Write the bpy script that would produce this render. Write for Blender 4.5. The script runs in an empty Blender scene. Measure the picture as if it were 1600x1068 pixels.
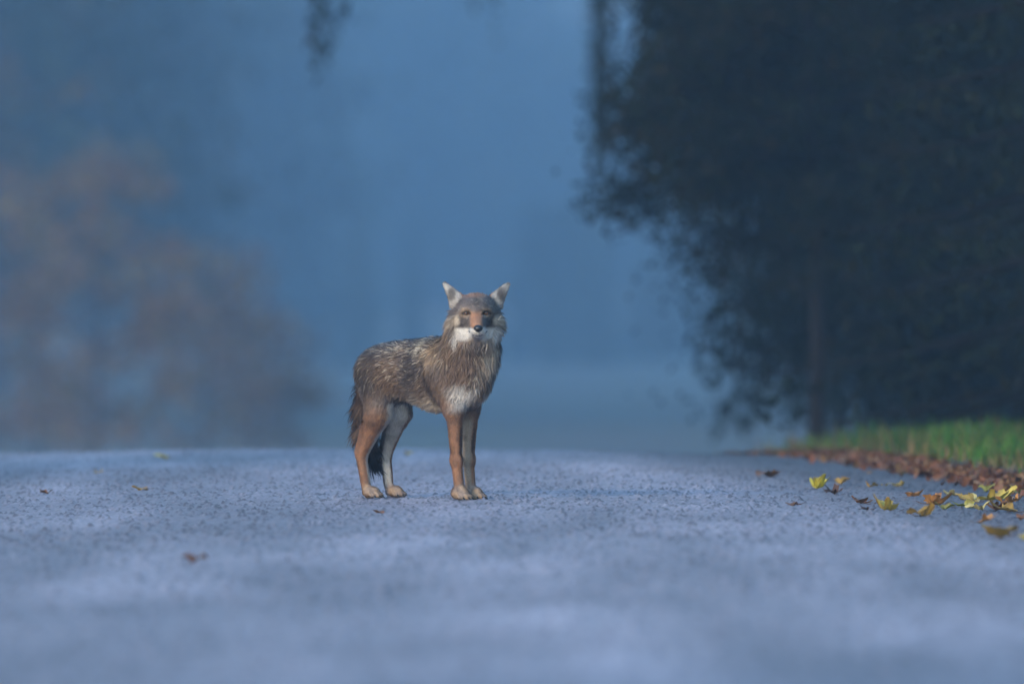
import bpy, math, random
import numpy as np
from mathutils import Vector

random.seed(7)
RNG = np.random.default_rng(11)
R = math.radians
sc = bpy.context.scene

# ------------------------------------------------------------------ camera
EYE = 0.8            # lens height above the road
HORIZ = 447.0        # photograph row of the eye level
LENS = 300.0
FPX = 1600 * LENS / 36.0      # focal length in photograph pixels
DC = 32.0            # distance of the coyote
PITCH = (HORIZ - 534) / FPX     # the lens looks a touch downwards
cd = bpy.data.cameras.new('camera')
cam = bpy.data.objects.new('camera', cd)
sc.collection.objects.link(cam)
cam.location = (0, 0, EYE)
cam.rotation_euler = (math.pi / 2 + PITCH, 0, 0)
cd.lens = LENS
cd.sensor_width = 36.0
cd.clip_start = 0.1
cd.clip_end = 6000
cd.dof.use_dof = True
cd.dof.focus_distance = DC - 0.12
cd.dof.aperture_fstop = 2.7
sc.camera = cam

# ------------------------------------------------------------------ sky and sun
SUN_EL, SUN_AZ = R(20), R(36)       # low, behind the camera and to its left
w = bpy.data.worlds.new('World')
sc.world = w
w.use_nodes = True
nt = w.node_tree
sky = nt.nodes.new('ShaderNodeTexSky')
sky.sky_type = 'NISHITA'
sky.sun_disc = False
sky.sun_elevation = SUN_EL
sky.sun_rotation = math.pi + SUN_AZ
sky.altitude = 100
sky.air_density = 1.6
sky.dust_density = 0.8
sky.ozone_density = 5.0
bg = nt.nodes['Background']
bg.inputs['Strength'].default_value = 0.15
nt.links.new(sky.outputs[0], bg.inputs['Color'])

sl = bpy.data.lights.new('sun', 'SUN')
sl.energy = 1.2
sl.angle = R(10)
sl.color = (1.0, 0.86, 0.72)
sun = bpy.data.objects.new('sun', sl)
sc.collection.objects.link(sun)
ldir = Vector((math.sin(SUN_AZ) * math.cos(SUN_EL), math.cos(SUN_AZ) * math.cos(SUN_EL), -math.sin(SUN_EL)))
sun.rotation_euler = ldir.to_track_quat('-Z', 'Y').to_euler()
sun.location = (0, -20, 30)

vs = sc.view_settings
vs.view_transform = 'Standard'
vs.look = 'None'
vs.gamma = 1
vs.use_curve_mapping = False
vs.exposure = 1.9

cy = sc.cycles
cy.use_adaptive_sampling = False
cy.use_denoising = True
cy.denoiser = 'OPENIMAGEDENOISE'
cy.denoising_prefilter = 'ACCURATE'
cy.max_bounces = 6
cy.diffuse_bounces = 3
cy.glossy_bounces = 2
cy.volume_bounces = 2
cy.transparent_max_bounces = 16
cy.caustics_reflective = False
cy.caustics_refractive = False

# ------------------------------------------------------------------ helpers
COL = sc.collection


def tag(o, label=None, cat=None, group=None, kind=None):
    if label: o['label'] = label
    if cat: o['category'] = cat
    if group: o['group'] = group
    if kind: o['kind'] = kind
    return o


def empty(name, loc=(0, 0, 0), rz=0.0):
    o = bpy.data.objects.new(name, None)
    COL.objects.link(o)
    o.location = loc
    o.rotation_euler = (0, 0, rz)
    o.empty_display_size = 0.1
    return o


def make_mesh(name, V, F, col=None, smooth=True):
    """V (n,3); F is one (m,3|4) array or a list of such arrays."""
    me = bpy.data.meshes.new(name)
    V = np.asarray(V, dtype=np.float32)
    if not isinstance(F, list):
        F = [F]
    F = [np.asarray(f, dtype=np.int32) for f in F if len(f)]
    loops = np.concatenate([f.ravel() for f in F])
    sizes = np.concatenate([np.full(len(f), f.shape[1], dtype=np.int32) for f in F])
    starts = np.concatenate([[0], np.cumsum(sizes)[:-1]]).astype(np.int32)
    me.vertices.add(len(V))
    me.vertices.foreach_set('co', V.ravel())
    me.loops.add(len(loops))
    me.loops.foreach_set('vertex_index', loops)
    me.polygons.add(len(sizes))
    me.polygons.foreach_set('loop_start', starts)
    me.update(calc_edges=True)
    if smooth:
        me.polygons.foreach_set('use_smooth', np.ones(len(sizes), dtype=bool))
    if col is not None:
        c = np.ones((len(V), 4), dtype=np.float32)
        c[:, :3] = col
        at = me.attributes.new('Col', 'FLOAT_COLOR', 'POINT')
        at.data.foreach_set('color', c.ravel())
    return me


def obj(name, me, mat=None, parent=None):
    o = bpy.data.objects.new(name, me)
    COL.objects.link(o)
    if mat is not None and not me.materials:
        me.materials.append(mat)
    if parent is not None:
        o.parent = parent
    return o


def srgb(*c):
    c = np.array(c, dtype=np.float64) / 255.0
    return np.where(c <= 0.04045, c / 12.92, ((c + 0.055) / 1.055) ** 2.4)


def mat_attr(name, rough=0.7, spec=0.25, transl=0.0, noise=None, sheen=0.0):
    """Principled material whose colour comes from the per-vertex colour of the thing."""
    m = bpy.data.materials.new(name)
    m.use_nodes = True
    n = m.node_tree
    p = n.nodes['Principled BSDF']
    a = n.nodes.new('ShaderNodeAttribute')
    a.attribute_name = 'Col'
    src = a.outputs['Color']
    if noise:
        tc = n.nodes.new('ShaderNodeTexCoord')
        no = n.nodes.new('ShaderNodeTexNoise')
        no.inputs['Scale'].default_value = noise[0]
        no.inputs['Detail'].default_value = 5
        n.links.new(tc.outputs['Object'], no.inputs['Vector'])
        mr = n.nodes.new('ShaderNodeMapRange')
        mr.inputs['From Min'].default_value = 0.3
        mr.inputs['From Max'].default_value = 0.7
        mr.inputs['To Min'].default_value = 1 - noise[1]
        mr.inputs['To Max'].default_value = 1 + noise[1]
        n.links.new(no.outputs['Fac'], mr.inputs['Value'])
        mx = n.nodes.new('ShaderNodeVectorMath')
        mx.operation = 'SCALE'
        n.links.new(src, mx.inputs[0])
        n.links.new(mr.outputs[0], mx.inputs['Scale'])
        src = mx.outputs[0]
    n.links.new(src, p.inputs['Base Color'])
    p.inputs['Roughness'].default_value = rough
    p.inputs['Specular IOR Level'].default_value = spec
    if sheen:
        p.inputs['Sheen Weight'].default_value = sheen
    if transl:
        t = n.nodes.new('ShaderNodeBsdfTranslucent')
        n.links.new(src, t.inputs['Color'])
        ms = n.nodes.new('ShaderNodeMixShader')
        ms.inputs[0].default_value = transl
        n.links.new(p.outputs[0], ms.inputs[1])
        n.links.new(t.outputs[0], ms.inputs[2])
        n.links.new(ms.outputs[0], n.nodes['Material Output'].inputs['Surface'])
    return m


def mat_noise(name, c1, c2, scale, rough=0.8, spec=0.3, c3=None, scale2=None, bump=0.0, stretch=(1, 1, 1)):
    m = bpy.data.materials.new(name)
    m.use_nodes = True
    n = m.node_tree
    p = n.nodes['Principled BSDF']
    tc = n.nodes.new('ShaderNodeTexCoord')
    mp = n.nodes.new('ShaderNodeMapping')
    mp.inputs['Scale'].default_value = stretch
    n.links.new(tc.outputs['Object'], mp.inputs['Vector'])
    no = n.nodes.new('ShaderNodeTexNoise')
    no.inputs['Scale'].default_value = scale
    no.inputs['Detail'].default_value = 8
    no.inputs['Roughness'].default_value = 0.65
    n.links.new(mp.outputs[0], no.inputs['Vector'])
    cr = n.nodes.new('ShaderNodeValToRGB')
    cr.color_ramp.elements[0].position = 0.32
    cr.color_ramp.elements[1].position = 0.68
    cr.color_ramp.elements[0].color = (*c1, 1)
    cr.color_ramp.elements[1].color = (*c2, 1)
    n.links.new(no.outputs['Fac'], cr.inputs[0])
    src = cr.outputs[0]
    if c3 is not None:
        n2 = n.nodes.new('ShaderNodeTexNoise')
        n2.inputs['Scale'].default_value = scale2
        n2.inputs['Detail'].default_value = 4
        n.links.new(mp.outputs[0], n2.inputs['Vector'])
        r2 = n.nodes.new('ShaderNodeMapRange')
        r2.inputs['From Min'].default_value = 0.45
        r2.inputs['From Max'].default_value = 0.68
        n.links.new(n2.outputs['Fac'], r2.inputs['Value'])
        mx = n.nodes.new('ShaderNodeMix')
        mx.data_type = 'RGBA'
        n.links.new(r2.outputs[0], mx.inputs['Factor'])
        n.links.new(src, mx.inputs['A'])
        mx.inputs['B'].default_value = (*c3, 1)
        src = mx.outputs['Result']
    n.links.new(src, p.inputs['Base Color'])
    p.inputs['Roughness'].default_value = rough
    p.inputs['Specular IOR Level'].default_value = spec
    if bump:
        b = n.nodes.new('ShaderNodeBump')
        b.inputs['Strength'].default_value = bump
        b.inputs['Distance'].default_value = 0.02
        n.links.new(no.outputs['Fac'], b.inputs['Height'])
        n.links.new(b.outputs[0], p.inputs['Normal'])
    return m


_tab = np.random.default_rng(3).random((64, 64, 64)).astype(np.float32)


def vnoise(P, scale):
    """value noise 0..1 for points P (n,3)"""
    q = np.asarray(P) * scale + 100.0
    i = np.floor(q).astype(int)
    f = q - i
    f = f * f * (3 - 2 * f)
    r = 0
    for dx in (0, 1):
        wx = f[:, 0] if dx else 1 - f[:, 0]
        for dy in (0, 1):
            wy = f[:, 1] if dy else 1 - f[:, 1]
            for dz in (0, 1):
                wz = f[:, 2] if dz else 1 - f[:, 2]
                r = r + _tab[(i[:, 0] + dx) & 63, (i[:, 1] + dy) & 63, (i[:, 2] + dz) & 63] * wx * wy * wz
    return r


def sstep(a, b, x):
    t = np.clip((x - a) / (b - a), 0, 1)
    return t * t * (3 - 2 * t)


# ------------------------------------------------------------------ lie of the land
HALF = 2.15     # crown of the road to its edge by the verge
HALF_L = 3.0    # crown to the other edge


def road_centre(y):
    y = np.asarray(y, dtype=float)
    return -0.81 + (43 - y) * 0.081 - 0.0005 * np.clip(y - 60, 0, 150) ** 2


def crest(y):
    y = np.asarray(y, dtype=float)
    t = np.clip(y - 40, 0, 17.0 / 3)
    z = -0.003 * t * t
    u = np.clip(y - 40 - 17.0 / 3, 0, 200)
    z = z - (0.034 * u - 0.034 * u * u / 400)
    return z


def road_z(x, y):
    d = np.asarray(x) - road_centre(y)
    return crest(y) - 0.0078 * np.minimum(np.abs(d), 3.2) ** 2


def ground_z(x, y):
    x = np.asarray(x, dtype=float); y = np.asarray(y, dtype=float)
    d = x - road_centre(y)
    out = np.where(d > 0, d - HALF, -d - HALF_L)
    base = road_z(x, y)
    bank = 0.03 * sstep(0.0, 0.3, out) + 0.10 * sstep(0.25, 1.3, out) + 0.15 * sstep(1.5, 6, out)
    return base + np.where(out < 0.0, -0.06 * sstep(0.0, 0.25, -out), bank) - 0.004


def px_ground(u, v):
    """point of the road surface seen at photograph pixel (u, v)"""
    y = FPX * EYE / max(v - HORIZ, 40)
    for _ in range(30):
        x = (u - 800) * y / FPX
        z = float(ground_z(x, y)) if x - float(road_centre(y)) > HALF else float(road_z(x, y))
        y = 0.5 * y + 0.5 * FPX * (EYE - z) / max(v - HORIZ, 40)
    return (u - 800) * y / FPX, y


# ------------------------------------------------------------------ road
def build_road():
    ys = [4.0]
    while ys[-1] < 150:
        y = ys[-1]
        if y < 16: s = 0.25
        elif y < 22: s = 0.036
        elif y < 27: s = 0.028
        elif y < 38: s = 0.021
        elif y < 45: s = 0.035
        elif y < 50: s = 0.1
        else: s = 1.0
        ys.append(y + s)
    ys = np.array(ys)
    nx = 535
    ss = np.linspace(-HALF_L, HALF, nx)
    Y, S = np.meshgrid(ys, ss, indexing='ij')
    X = road_centre(Y) + S
    wob = (vnoise(np.c_[np.zeros(len(ys)), ys * 1.3, np.zeros(len(ys))], 1.0) - 0.5)[:, None]
    X = X + np.where(S > HALF * 0.97, wob * 0.10, 0)
    Z = road_z(X, Y)
    rng = np.random.default_rng(5)
    # aggregate: stones standing proud of the binder
    h = rng.random(Y.shape) ** 2.2
    tall = (rng.random(Y.shape) < 0.05)
    tall = tall | np.roll(tall & (rng.random(Y.shape) < 0.6), 1, 1)
    tall_h = tall * rng.uniform(0.003, 0.010, Y.shape)
    h2 = rng.random((len(ys) // 2 + 2, nx // 2 + 2))
    h2 = np.repeat(np.repeat(h2, 2, 0), 2, 1)[:len(ys), :nx] ** 2
    P = np.c_[X.ravel(), Y.ravel() * 0.6, np.zeros(X.size)]
    mid = vnoise(P, 9.0).reshape(X.shape)
    big = vnoise(P, 1.3).reshape(X.shape)
    Z = Z + 0.0045 * h + 0.003 * h2 + tall_h + 0.006 * (mid - 0.5) + 0.002 * (big - 0.5)
    idx = np.arange(Y.size).reshape(Y.shape)
    F = np.stack([idx[:-1, :-1], idx[:-1, 1:], idx[1:, 1:], idx[1:, :-1]], -1).reshape(-1, 4)
    # stone colour, per stone
    tone = 0.16 + 0.10 * h + 0.05 * (rng.random(Y.shape) - 0.5)
    stone = rng.random(Y.shape)
    tone = np.where(tall, np.where(stone < 0.45, 0.06 + 0.08 * stone, 0.20 + 0.22 * (stone - 0.4)), tone)
    tone = tone * (0.82 + 0.36 * big) * (0.9 + 0.2 * mid)
    st = vnoise(np.c_[X.ravel() * 3.6, Y.ravel() * 0.30, 0 * X.ravel() + 3], 1.0).reshape(X.shape) * 0.65 + vnoise(np.c_[X.ravel() * 7, Y.ravel() * 0.55, 0 * X.ravel() + 8], 1.0).reshape(X.shape) * 0.35
    tone = tone * (1 - 0.20 * sstep(0.50, 0.75, st)) * (1 + 0.12 * sstep(0.48, 0.28, st))
    for cw in (-0.95, 0.75):                    # paler wheel tracks
        tone = tone * (1 + 0.10 * np.exp(-((S - cw - 0.15 * (big - 0.5)) / 0.28) ** 2))
    edge = sstep(HALF - 1.5, HALF - 0.25, S + 0.5 * (big - 0.5))  # verge dirt and tree shade, both put into the tone
    tone = tone * (1 - 0.68 * edge) * (1 - 0.4 * sstep(HALF_L - 1.6, HALF_L, -S))  # tree shade painted along the other side as well
    tone = tone * 0.88
    col = np.stack([tone * 1.09, tone * 0.95, tone * 1.03], -1)
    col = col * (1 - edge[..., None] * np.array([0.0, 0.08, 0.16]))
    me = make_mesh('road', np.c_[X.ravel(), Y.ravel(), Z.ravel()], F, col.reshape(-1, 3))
    m = mat_attr('asphalt', rough=0.62, spec=0.5)
    n = m.node_tree
    p = n.nodes['Principled BSDF']
    tc = n.nodes.new('ShaderNodeTexCoord')
    mp = n.nodes.new('ShaderNodeMapping')
    mp.inputs['Scale'].default_value = (1.3, 0.14, 1)
    no = n.nodes.new('ShaderNodeTexNoise')
    no.inputs['Scale'].default_value = 1.1
    no.inputs['Detail'].default_value = 6
    n.links.new(tc.outputs['Object'], mp.inputs['Vector'])
    n.links.new(mp.outputs[0], no.inputs['Vector'])
    mr = n.nodes.new('ShaderNodeMapRange')
    mr.inputs['From Min'].default_value = 0.3
    mr.inputs['From Max'].default_value = 0.7
    mr.inputs['To Min'].default_value = 0.70
    mr.inputs['To Max'].default_value = 1.22
    n.links.new(no.outputs['Fac'], mr.inputs['Value'])
    mx = n.nodes.new('ShaderNodeVectorMath')
    mx.operation = 'SCALE'
    at = [q for q in n.nodes if q.type == 'ATTRIBUTE'][0]
    n.links.new(at.outputs['Color'], mx.inputs[0])
    n.links.new(mr.outputs[0], mx.inputs['Scale'])
    n.links.new(mx.outputs[0], p.inputs['Base Color'])
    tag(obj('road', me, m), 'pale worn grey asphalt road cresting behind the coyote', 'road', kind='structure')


build_road()


def build_ground():
    xs = np.unique(np.r_[-1600, -800, -400, -200, -100, np.linspace(-60, -8, 14), np.linspace(-8, 8, 81), np.linspace(8, 60, 14), 100, 200, 400, 800, 1600])
    ys = np.unique(np.r_[-200, -100, -50, np.linspace(-20, 20, 21), np.linspace(20, 60, 161), np.linspace(60, 160, 81), np.linspace(160, 400, 40), 500, 560, 600, 650, 700, 760, 820, 900, 1000, 1300, 1800])
    Y, X = np.meshgrid(ys, xs, indexing='ij')
    Z = ground_z(X, Y)
    out = np.where(X > road_centre(Y), X - road_centre(Y) - HALF, road_centre(Y) - X - HALF_L)
    Z = Z + np.where(out > 0.3, 0.05 * (vnoise(np.c_[X.ravel(), Y.ravel(), 0 * X.ravel()], 0.9).reshape(X.shape) - 0.5), 0)
    far = sstep(520, 1000, Y)
    Z = Z + far * 170 * (0.75 + 0.5 * vnoise(np.c_[X.ravel(), Y.ravel(), 0 * X.ravel()], 0.004).reshape(X.shape))
    idx = np.arange(Y.size).reshape(Y.shape)
    F = np.stack([idx[:-1, :-1], idx[:-1, 1:], idx[1:, 1:], idx[1:, :-1]], -1).reshape(-1, 4)
    me = make_mesh('ground', np.c_[X.ravel(), Y.ravel(), Z.ravel()], F)
    m = mat_noise('soil', (0.035, 0.024, 0.016), (0.075, 0.05, 0.03), 3.0, c3=(0.03, 0.05, 0.015), scale2=0.15, bump=0.5)
    tag(obj('ground', me, m), 'dark leaf-strewn soil and turf beside the road', 'ground', kind='structure')


build_ground()

# ------------------------------------------------------------------ leaf and branch makers
def tube(pts, rad, sides=8):
    pts = np.asarray(pts, float); rad = np.asarray(rad, float)
    n = len(pts)
    t = np.gradient(pts, axis=0)
    t /= np.linalg.norm(t, axis=1, keepdims=True) + 1e-9
    ref = np.where(np.abs(t[:, 2:3]) > 0.9, np.array([[1.0, 0, 0]]), np.array([[0, 0, 1.0]]))
    a = np.cross(t, ref); a /= np.linalg.norm(a, axis=1, keepdims=True) + 1e-9
    b = np.cross(t, a)
    ang = np.linspace(0, 2 * np.pi, sides, endpoint=False)
    V = pts[:, None] + rad[:, None, None] * (np.cos(ang)[None, :, None] * a[:, None] + np.sin(ang)[None, :, None] * b[:, None])
    idx = np.arange(n * sides).reshape(n, sides)
    F = np.stack([idx[:-1], np.roll(idx[:-1], -1, 1), np.roll(idx[1:], -1, 1), idx[1:]], -1).reshape(-1, 4)
    V = V.reshape(-1, 3)
    V = np.r_[V, pts[-1:], pts[:1]]
    e = n * sides
    cap = [[idx[-1, k], idx[-1, (k + 1) % sides], e] for k in range(sides)] + [[idx[0, (k + 1) % sides], idx[0, k], e + 1] for k in range(sides)]
    return V, F, np.array(cap)


def join_tubes(parts):
    Vs, Q, T, o = [], [], [], 0
    for V, F, C in parts:
        Vs.append(V); Q.append(F + o); T.append(C + o); o += len(V)
    return np.concatenate(Vs), [np.concatenate(Q), np.concatenate(T)]


def leaf_cards(C, size, palette, rng, hang=0.0, aspect=0.5):
    """pointed leaves (folded along the midrib) at centres C; returns V, F, col"""
    n = len(C)
    d = rng.normal(size=(n, 3)); d[:, 2] -= hang * 2
    d /= np.linalg.norm(d, axis=1, keepdims=True)
    s = np.cross(d, rng.normal(size=(n, 3))); s /= np.linalg.norm(s, axis=1, keepdims=True)
    nn = np.cross(d, s)
    L = (size * rng.uniform(0.6, 1.3, n))[:, None]
    W = L * aspect * 0.5
    V = np.stack([C - d * L * .5, C + s * W + nn * W * .35 - d * L * .08, C + d * L * .5, C - s * W + nn * W * .35 - d * L * .08], 1).reshape(-1, 3)
    b = np.arange(n) * 4
    F = np.concatenate([np.stack([b, b + 1, b + 2], -1), np.stack([b, b + 2, b + 3], -1)])
    pal = np.asarray(palette)
    c = pal[rng.integers(0, len(pal), n)] * rng.uniform(0.6, 1.35, (n, 1))
    return V, F, np.repeat(c, 4, 0)


M_BARK = mat_noise('bark', (0.006, 0.005, 0.005), (0.016, 0.013, 0.012), 14, rough=0.9, spec=0.2, bump=0.7, stretch=(1, 1, 0.15))
M_LEAF = mat_attr('foliage', rough=0.75, spec=0.12, transl=0.3)
M_NEEDLE = mat_attr('needles', rough=0.75, spec=0.12, transl=0.1)

GREEN = [(0.008, 0.014, 0.005), (0.013, 0.019, 0.006), (0.007, 0.011, 0.005), (0.030, 0.022, 0.007)]
RUST = [(0.14, 0.068, 0.035), (0.17, 0.095, 0.042), (0.10, 0.055, 0.03), (0.17, 0.125, 0.05)]
FAR = [(0.018, 0.028, 0.013), (0.024, 0.033, 0.014), (0.040, 0.033, 0.014), (0.015, 0.022, 0.012)]


def broadleaf(name, seed, height, crown_r, base, trunk_r, n_limb, n_leaf, leaf, palette, spread=0.35, droop=0.2, clump=1.0, lean=0.0, boughs=()):
    rng = np.random.default_rng(seed)
    root = empty(name)
    tz = np.linspace(-0.15, 1, 12)
    tp = np.c_[lean * tz ** 2 * height + 0.02 * height * np.sin(tz * 5 + seed) * tz, 0.02 * height * np.sin(tz * 4 + 2 * seed) * tz, tz * height * 0.93]
    tr = trunk_r * np.where(tz < 0.05, 1.35, 1 - 0.88 * np.clip(tz, 0, 1) ** 0.9)
    parts = [tube(tp, tr, 9)]
    cent = []
    for i in range(n_limb):
        f = base / height + (1 - base / height) * (i + rng.random()) / n_limb * 0.95
        p0 = np.array([np.interp(f, tz, tp[:, 0]), np.interp(f, tz, tp[:, 1]), f * height * 0.93])
        az = i * 2.4 + rng.uniform(-0.4, 0.4)
        g = (f * height - base) / (height - base)
        L = crown_r * (0.45 + 0.75 * math.sqrt(max(0.02, 1 - (2 * g - 0.75) ** 2 / 1.6))) * rng.uniform(0.75, 1.15)
        t = np.linspace(0, 1, 7)
        rise = (0.25 + 0.5 * g) * L
        pts = np.c_[np.cos(az + 0.25 * t * rng.normal()) * L * t, np.sin(az + 0.25 * t) * L * t, rise * t - droop * L * 1.6 * t * t] + p0
        parts.append(tube(pts, trunk_r * 0.34 * (1 - 0.85 * t), 5))
        for k in range(3):
            q0 = pts[2 + k]
            a2 = az + rng.choice([-1, 1]) * rng.uniform(0.5, 1.0)
            l2 = L * rng.uniform(0.25, 0.45)
            t2 = np.linspace(0, 1, 4)
            p2 = np.c_[np.cos(a2) * l2 * t2, np.sin(a2) * l2 * t2, 0.25 * l2 * t2 - droop * l2 * t2 ** 2] + q0
            parts.append(tube(p2, trunk_r * 0.13 * (1 - 0.8 * t2), 4))
            cent.append(p2[1:]); 
        cent.append(pts[2:])
    for bx, by, bz, z0 in boughs:          # long low boughs that taper to a drooping tip
        t = np.linspace(0, 1, 14)
        pts = np.c_[bx * t, by * t, z0 + (bz - z0) * t + 0.35 * np.sin(t * np.pi)]
        parts.append(tube(pts, trunk_r * 0.4 * (1 - 0.85 * t), 5))
        cent += [pts[4:]] * 3
    V, F = join_tubes(parts)
    obj('trunk', make_mesh('trunk', V, F), M_BARK, root)
    cent = np.concatenate(cent)
    wgt = rng.gamma(clump, 1.0, len(cent)); wgt /= wgt.sum()
    pick = cent[rng.choice(len(cent), n_leaf, p=wgt)]
    C = pick + rng.normal(size=(n_leaf, 3)) * spread * np.array([1, 1, 0.75])
    C = C[C[:, 2] > 0.1]
    V, F, c = leaf_cards(C, leaf, palette, rng, hang=0.3)
    obj('crown', make_mesh('crown', V, F, c, smooth=False), M_LEAF, root)
    return root


def weeping(name, seed, height, crown_r, trunk_r, n_strand, zmin, palette, leaf=0.09, per=26, rim=0.5, extra=None):
    """tree with pendulous strands; extra = list of (dx, dy, z_top, z_bottom, n, scatter) hung bundles"""
    rng = np.random.default_rng(seed)
    root = empty(name)
    t = np.linspace(-0.1, 1, 10)
    tp = np.c_[0.03 * height * np.sin(3 * t), 0.02 * height * np.sin(4 * t + 1), t * height * 0.8]
    parts = [tube(tp, trunk_r * (1.15 - 0.8 * np.clip(t, 0, 1)), 9)]
    tops = []
    for i in range(18):
        az = i * 2.4
        L = crown_r * rng.uniform(0.6, 1.05)
        f = rng.uniform(0.5, 0.95)
        s = np.linspace(0, 1, 8)
        p0 = np.array([np.interp(f, t, tp[:, 0]), np.interp(f, t, tp[:, 1]), f * height * 0.8])
        pts = np.c_[np.cos(az) * L * s, np.sin(az) * L * s, (height * (1.02 - 0.8 * f)) * s * (1.9 - 1.25 * s)] + p0
        parts.append(tube(pts, trunk_r * 0.4 * (1 - 0.85 * s), 5))
        tops.append(pts[3:])
    tops = np.concatenate(tops)
    C = []
    for i in range(n_strand):
        p = tops[rng.integers(len(tops))] + rng.normal(size=3) * np.array([0.45, 0.45, 0.15])
        zb = zmin + rng.gamma(1.5, 0.5)
        n = int(per * max(0.3, (p[2] - zb)))
        if n < 2: continue
        s = rng.random(n)
        sway = rng.normal(size=2) * 0.15
        C.append(np.c_[p[0] + sway[0] * s, p[1] + sway[1] * s, p[2] + (zb - p[2]) * s] + rng.normal(size=(n, 3)) * 0.05)
    for e in (extra or []):
        dx, dy, zt, zb, n, scat = e
        # the limb that carries the bundle
        s = np.linspace(0, 1, 8)
        p0 = tp[7]
        pts = p0[None] + (np.array([dx, dy, zt]) - p0)[None] * s[:, None]
        pts[:, 2] += 0.9 * np.sin(s * np.pi)
        parts.append(tube(pts, trunk_r * 0.35 * (1 - 0.85 * s), 5))
        for k in range(n):
            o = rng.normal(size=2) * scat
            zz = zb + rng.gamma(1.2, 0.25) * (zt - zb) * 0.5
            m = int(per * max(0.3, zt - zz))
            s2 = rng.random(m)
            C.append(np.c_[dx + o[0] * (1 - .3 * s2), dy + o[1] + 0 * s2, zt + (zz - zt) * s2] + rng.normal(size=(m, 3)) * 0.03)
    V, F = join_tubes(parts)
    obj('trunk', make_mesh('trunk', V, F), M_BARK, root)
    C = np.concatenate(C)
    V, F, c = leaf_cards(C, leaf, palette, rng, hang=1.2, aspect=0.35)
    obj('crown', make_mesh('crown', V, F, c, smooth=False), M_LEAF, root)
    return root


def conifer(name, seed, height, base_r, trunk_r, whorls, per_bough, needle, palette, z0=0.2):
    rng = np.random.default_rng(seed)
    root = empty(name)
    t = np.linspace(-0.03, 1, 8)
    parts = [tube(np.c_[0 * t, 0 * t, t * height], trunk_r * (1.05 - np.clip(t, 0, 1)), 8)]
    C = []
    for i in range(whorls):
        f = (i + 0.5) / whorls
        z = z0 + (height - z0) * f
        L0 = base_r * (1 - f) ** 0.8 + 0.1
        for k in range(7):
            az = k * 2 * math.pi / 7 + i * 0.7 + rng.uniform(-.25, .25)
            L = L0 * rng.uniform(0.75, 1.15)
            s = np.linspace(0, 1, 6)
            pts = np.c_[np.cos(az) * L * s, np.sin(az) * L * s, z - 0.35 * L * s + 0.12 * L * s * s]
            parts.append(tube(pts, trunk_r * 0.16 * (1 - 0.8 * s), 4))
            n = int(per_bough * max(0.25, L / base_r))
            q = rng.random(n) ** 0.8
            P = np.c_[np.cos(az) * L * q, np.sin(az) * L * q, z - 0.35 * L * q + 0.12 * L * q * q]
            side = rng.normal(size=n) * (0.22 * L * (1.1 - q * .8))
            P[:, 0] += -np.sin(az) * side; P[:, 1] += np.cos(az) * side
            P[:, 2] -= np.abs(rng.normal(size=n)) * 0.09 * L + 0.25 * np.abs(side)
            C.append(P)
    V, F = join_tubes(parts)
    obj('trunk', make_mesh('trunk', V, F), M_BARK, root)
    C = np.concatenate(C)
    C = C[C[:, 2] > 0.08]
    V, F, c = leaf_cards(C, needle, palette, rng, hang=0.5, aspect=0.28)
    obj('crown', make_mesh('crown', V, F, c, smooth=False), M_NEEDLE, root)
    return root


def copy_tree(o):
    c = o.copy(); COL.objects.link(c)
    for ch in o.children:
        k = ch.copy(); COL.objects.link(k); k.parent = c
    return c


def put(o, u, d, rz=0.0, s=1.0, sink=0.0):
    """stand a tree d metres down the view, in the direction of photograph column u"""
    x = (u - 800) * d / FPX
    o.location = (x, d, float(ground_z(x, d)) - sink)
    o.rotation_euler = (0, 0, rz)
    o.scale = (s, s, s)
    return o


# ---- trees right of the road
t = weeping('weeping_tree', 21, 6.0, 2.4, 0.17, 820, 0.3, GREEN, leaf=0.14, per=34)
tag(put(t, 1570, 80), 'hazy green weeping tree whose curtain of foliage reaches the ground beyond the slim trunk', 'tree')

t = broadleaf('small_tree', 33, 5.6, 1.15, 1.6, 0.062, 34, 70000, 0.055, GREEN, spread=0.15, droop=0.42,
              boughs=[(-1.25, 0.1, 1.76, 2.4), (-1.22, -0.2, 2.18, 2.8), (-0.95, 0.2, 1.7, 2.1), (-1.0, -.3, 2.7, 3.3), (-1.1, .3, 3.2, 3.6)])
tag(put(t, 1275, 56, 0.0), 'slim dark trunked tree with low spreading boughs over the verge', 'tree')

t = broadleaf('small_tree', 35, 6.5, 1.9, 0.7, 0.10, 36, 75000, 0.08, GREEN, spread=0.28, droop=0.35)
tag(put(t, 1600, 60, 1.6), 'dense dark green tree beside the slim trunked one', 'tree')

t = conifer('spruce_tree', 41, 9.0, 1.9, 0.13, 24, 150, 0.10, [(0.007, 0.012, 0.006), (0.010, 0.016, 0.008), (0.016, 0.016, 0.006)], z0=0.35)
tag(put(t, 1760, 48, 0.3), 'almost black spruce at the grassy verge', 'tree')

t = weeping('weeping_tree', 23, 8.5, 2.4, 0.22, 420, 2.2, GREEN, leaf=0.12, per=26,
            extra=[(-4.38, 0.0, 7.2, 3.65, 24, 0.07), (-3.8, 0.3, 7.2, 4.85, 14, 0.08), (-5.75, 0.3, 7.2, 5.2, 4, 0.09)])
tag(put(t, 1500, 104), 'tall weeping tree with long strands hanging over the misty road', 'tree')

# ---- left tree: only the end of one bough hangs into view over the road
t = weeping('weeping_tree', 25, 6.5, 3.0, 0.2, 260, 2.0, GREEN, leaf=0.09, per=26, extra=[(6.2, 0.0, 4.5, 2.95, 12, 0.09)])
t.location = (-7.6, 64, float(ground_z(-7.6, 64)))
tag(t, 'weeping tree left of the road with one leafy bough tip hanging overhead', 'tree')

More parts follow.
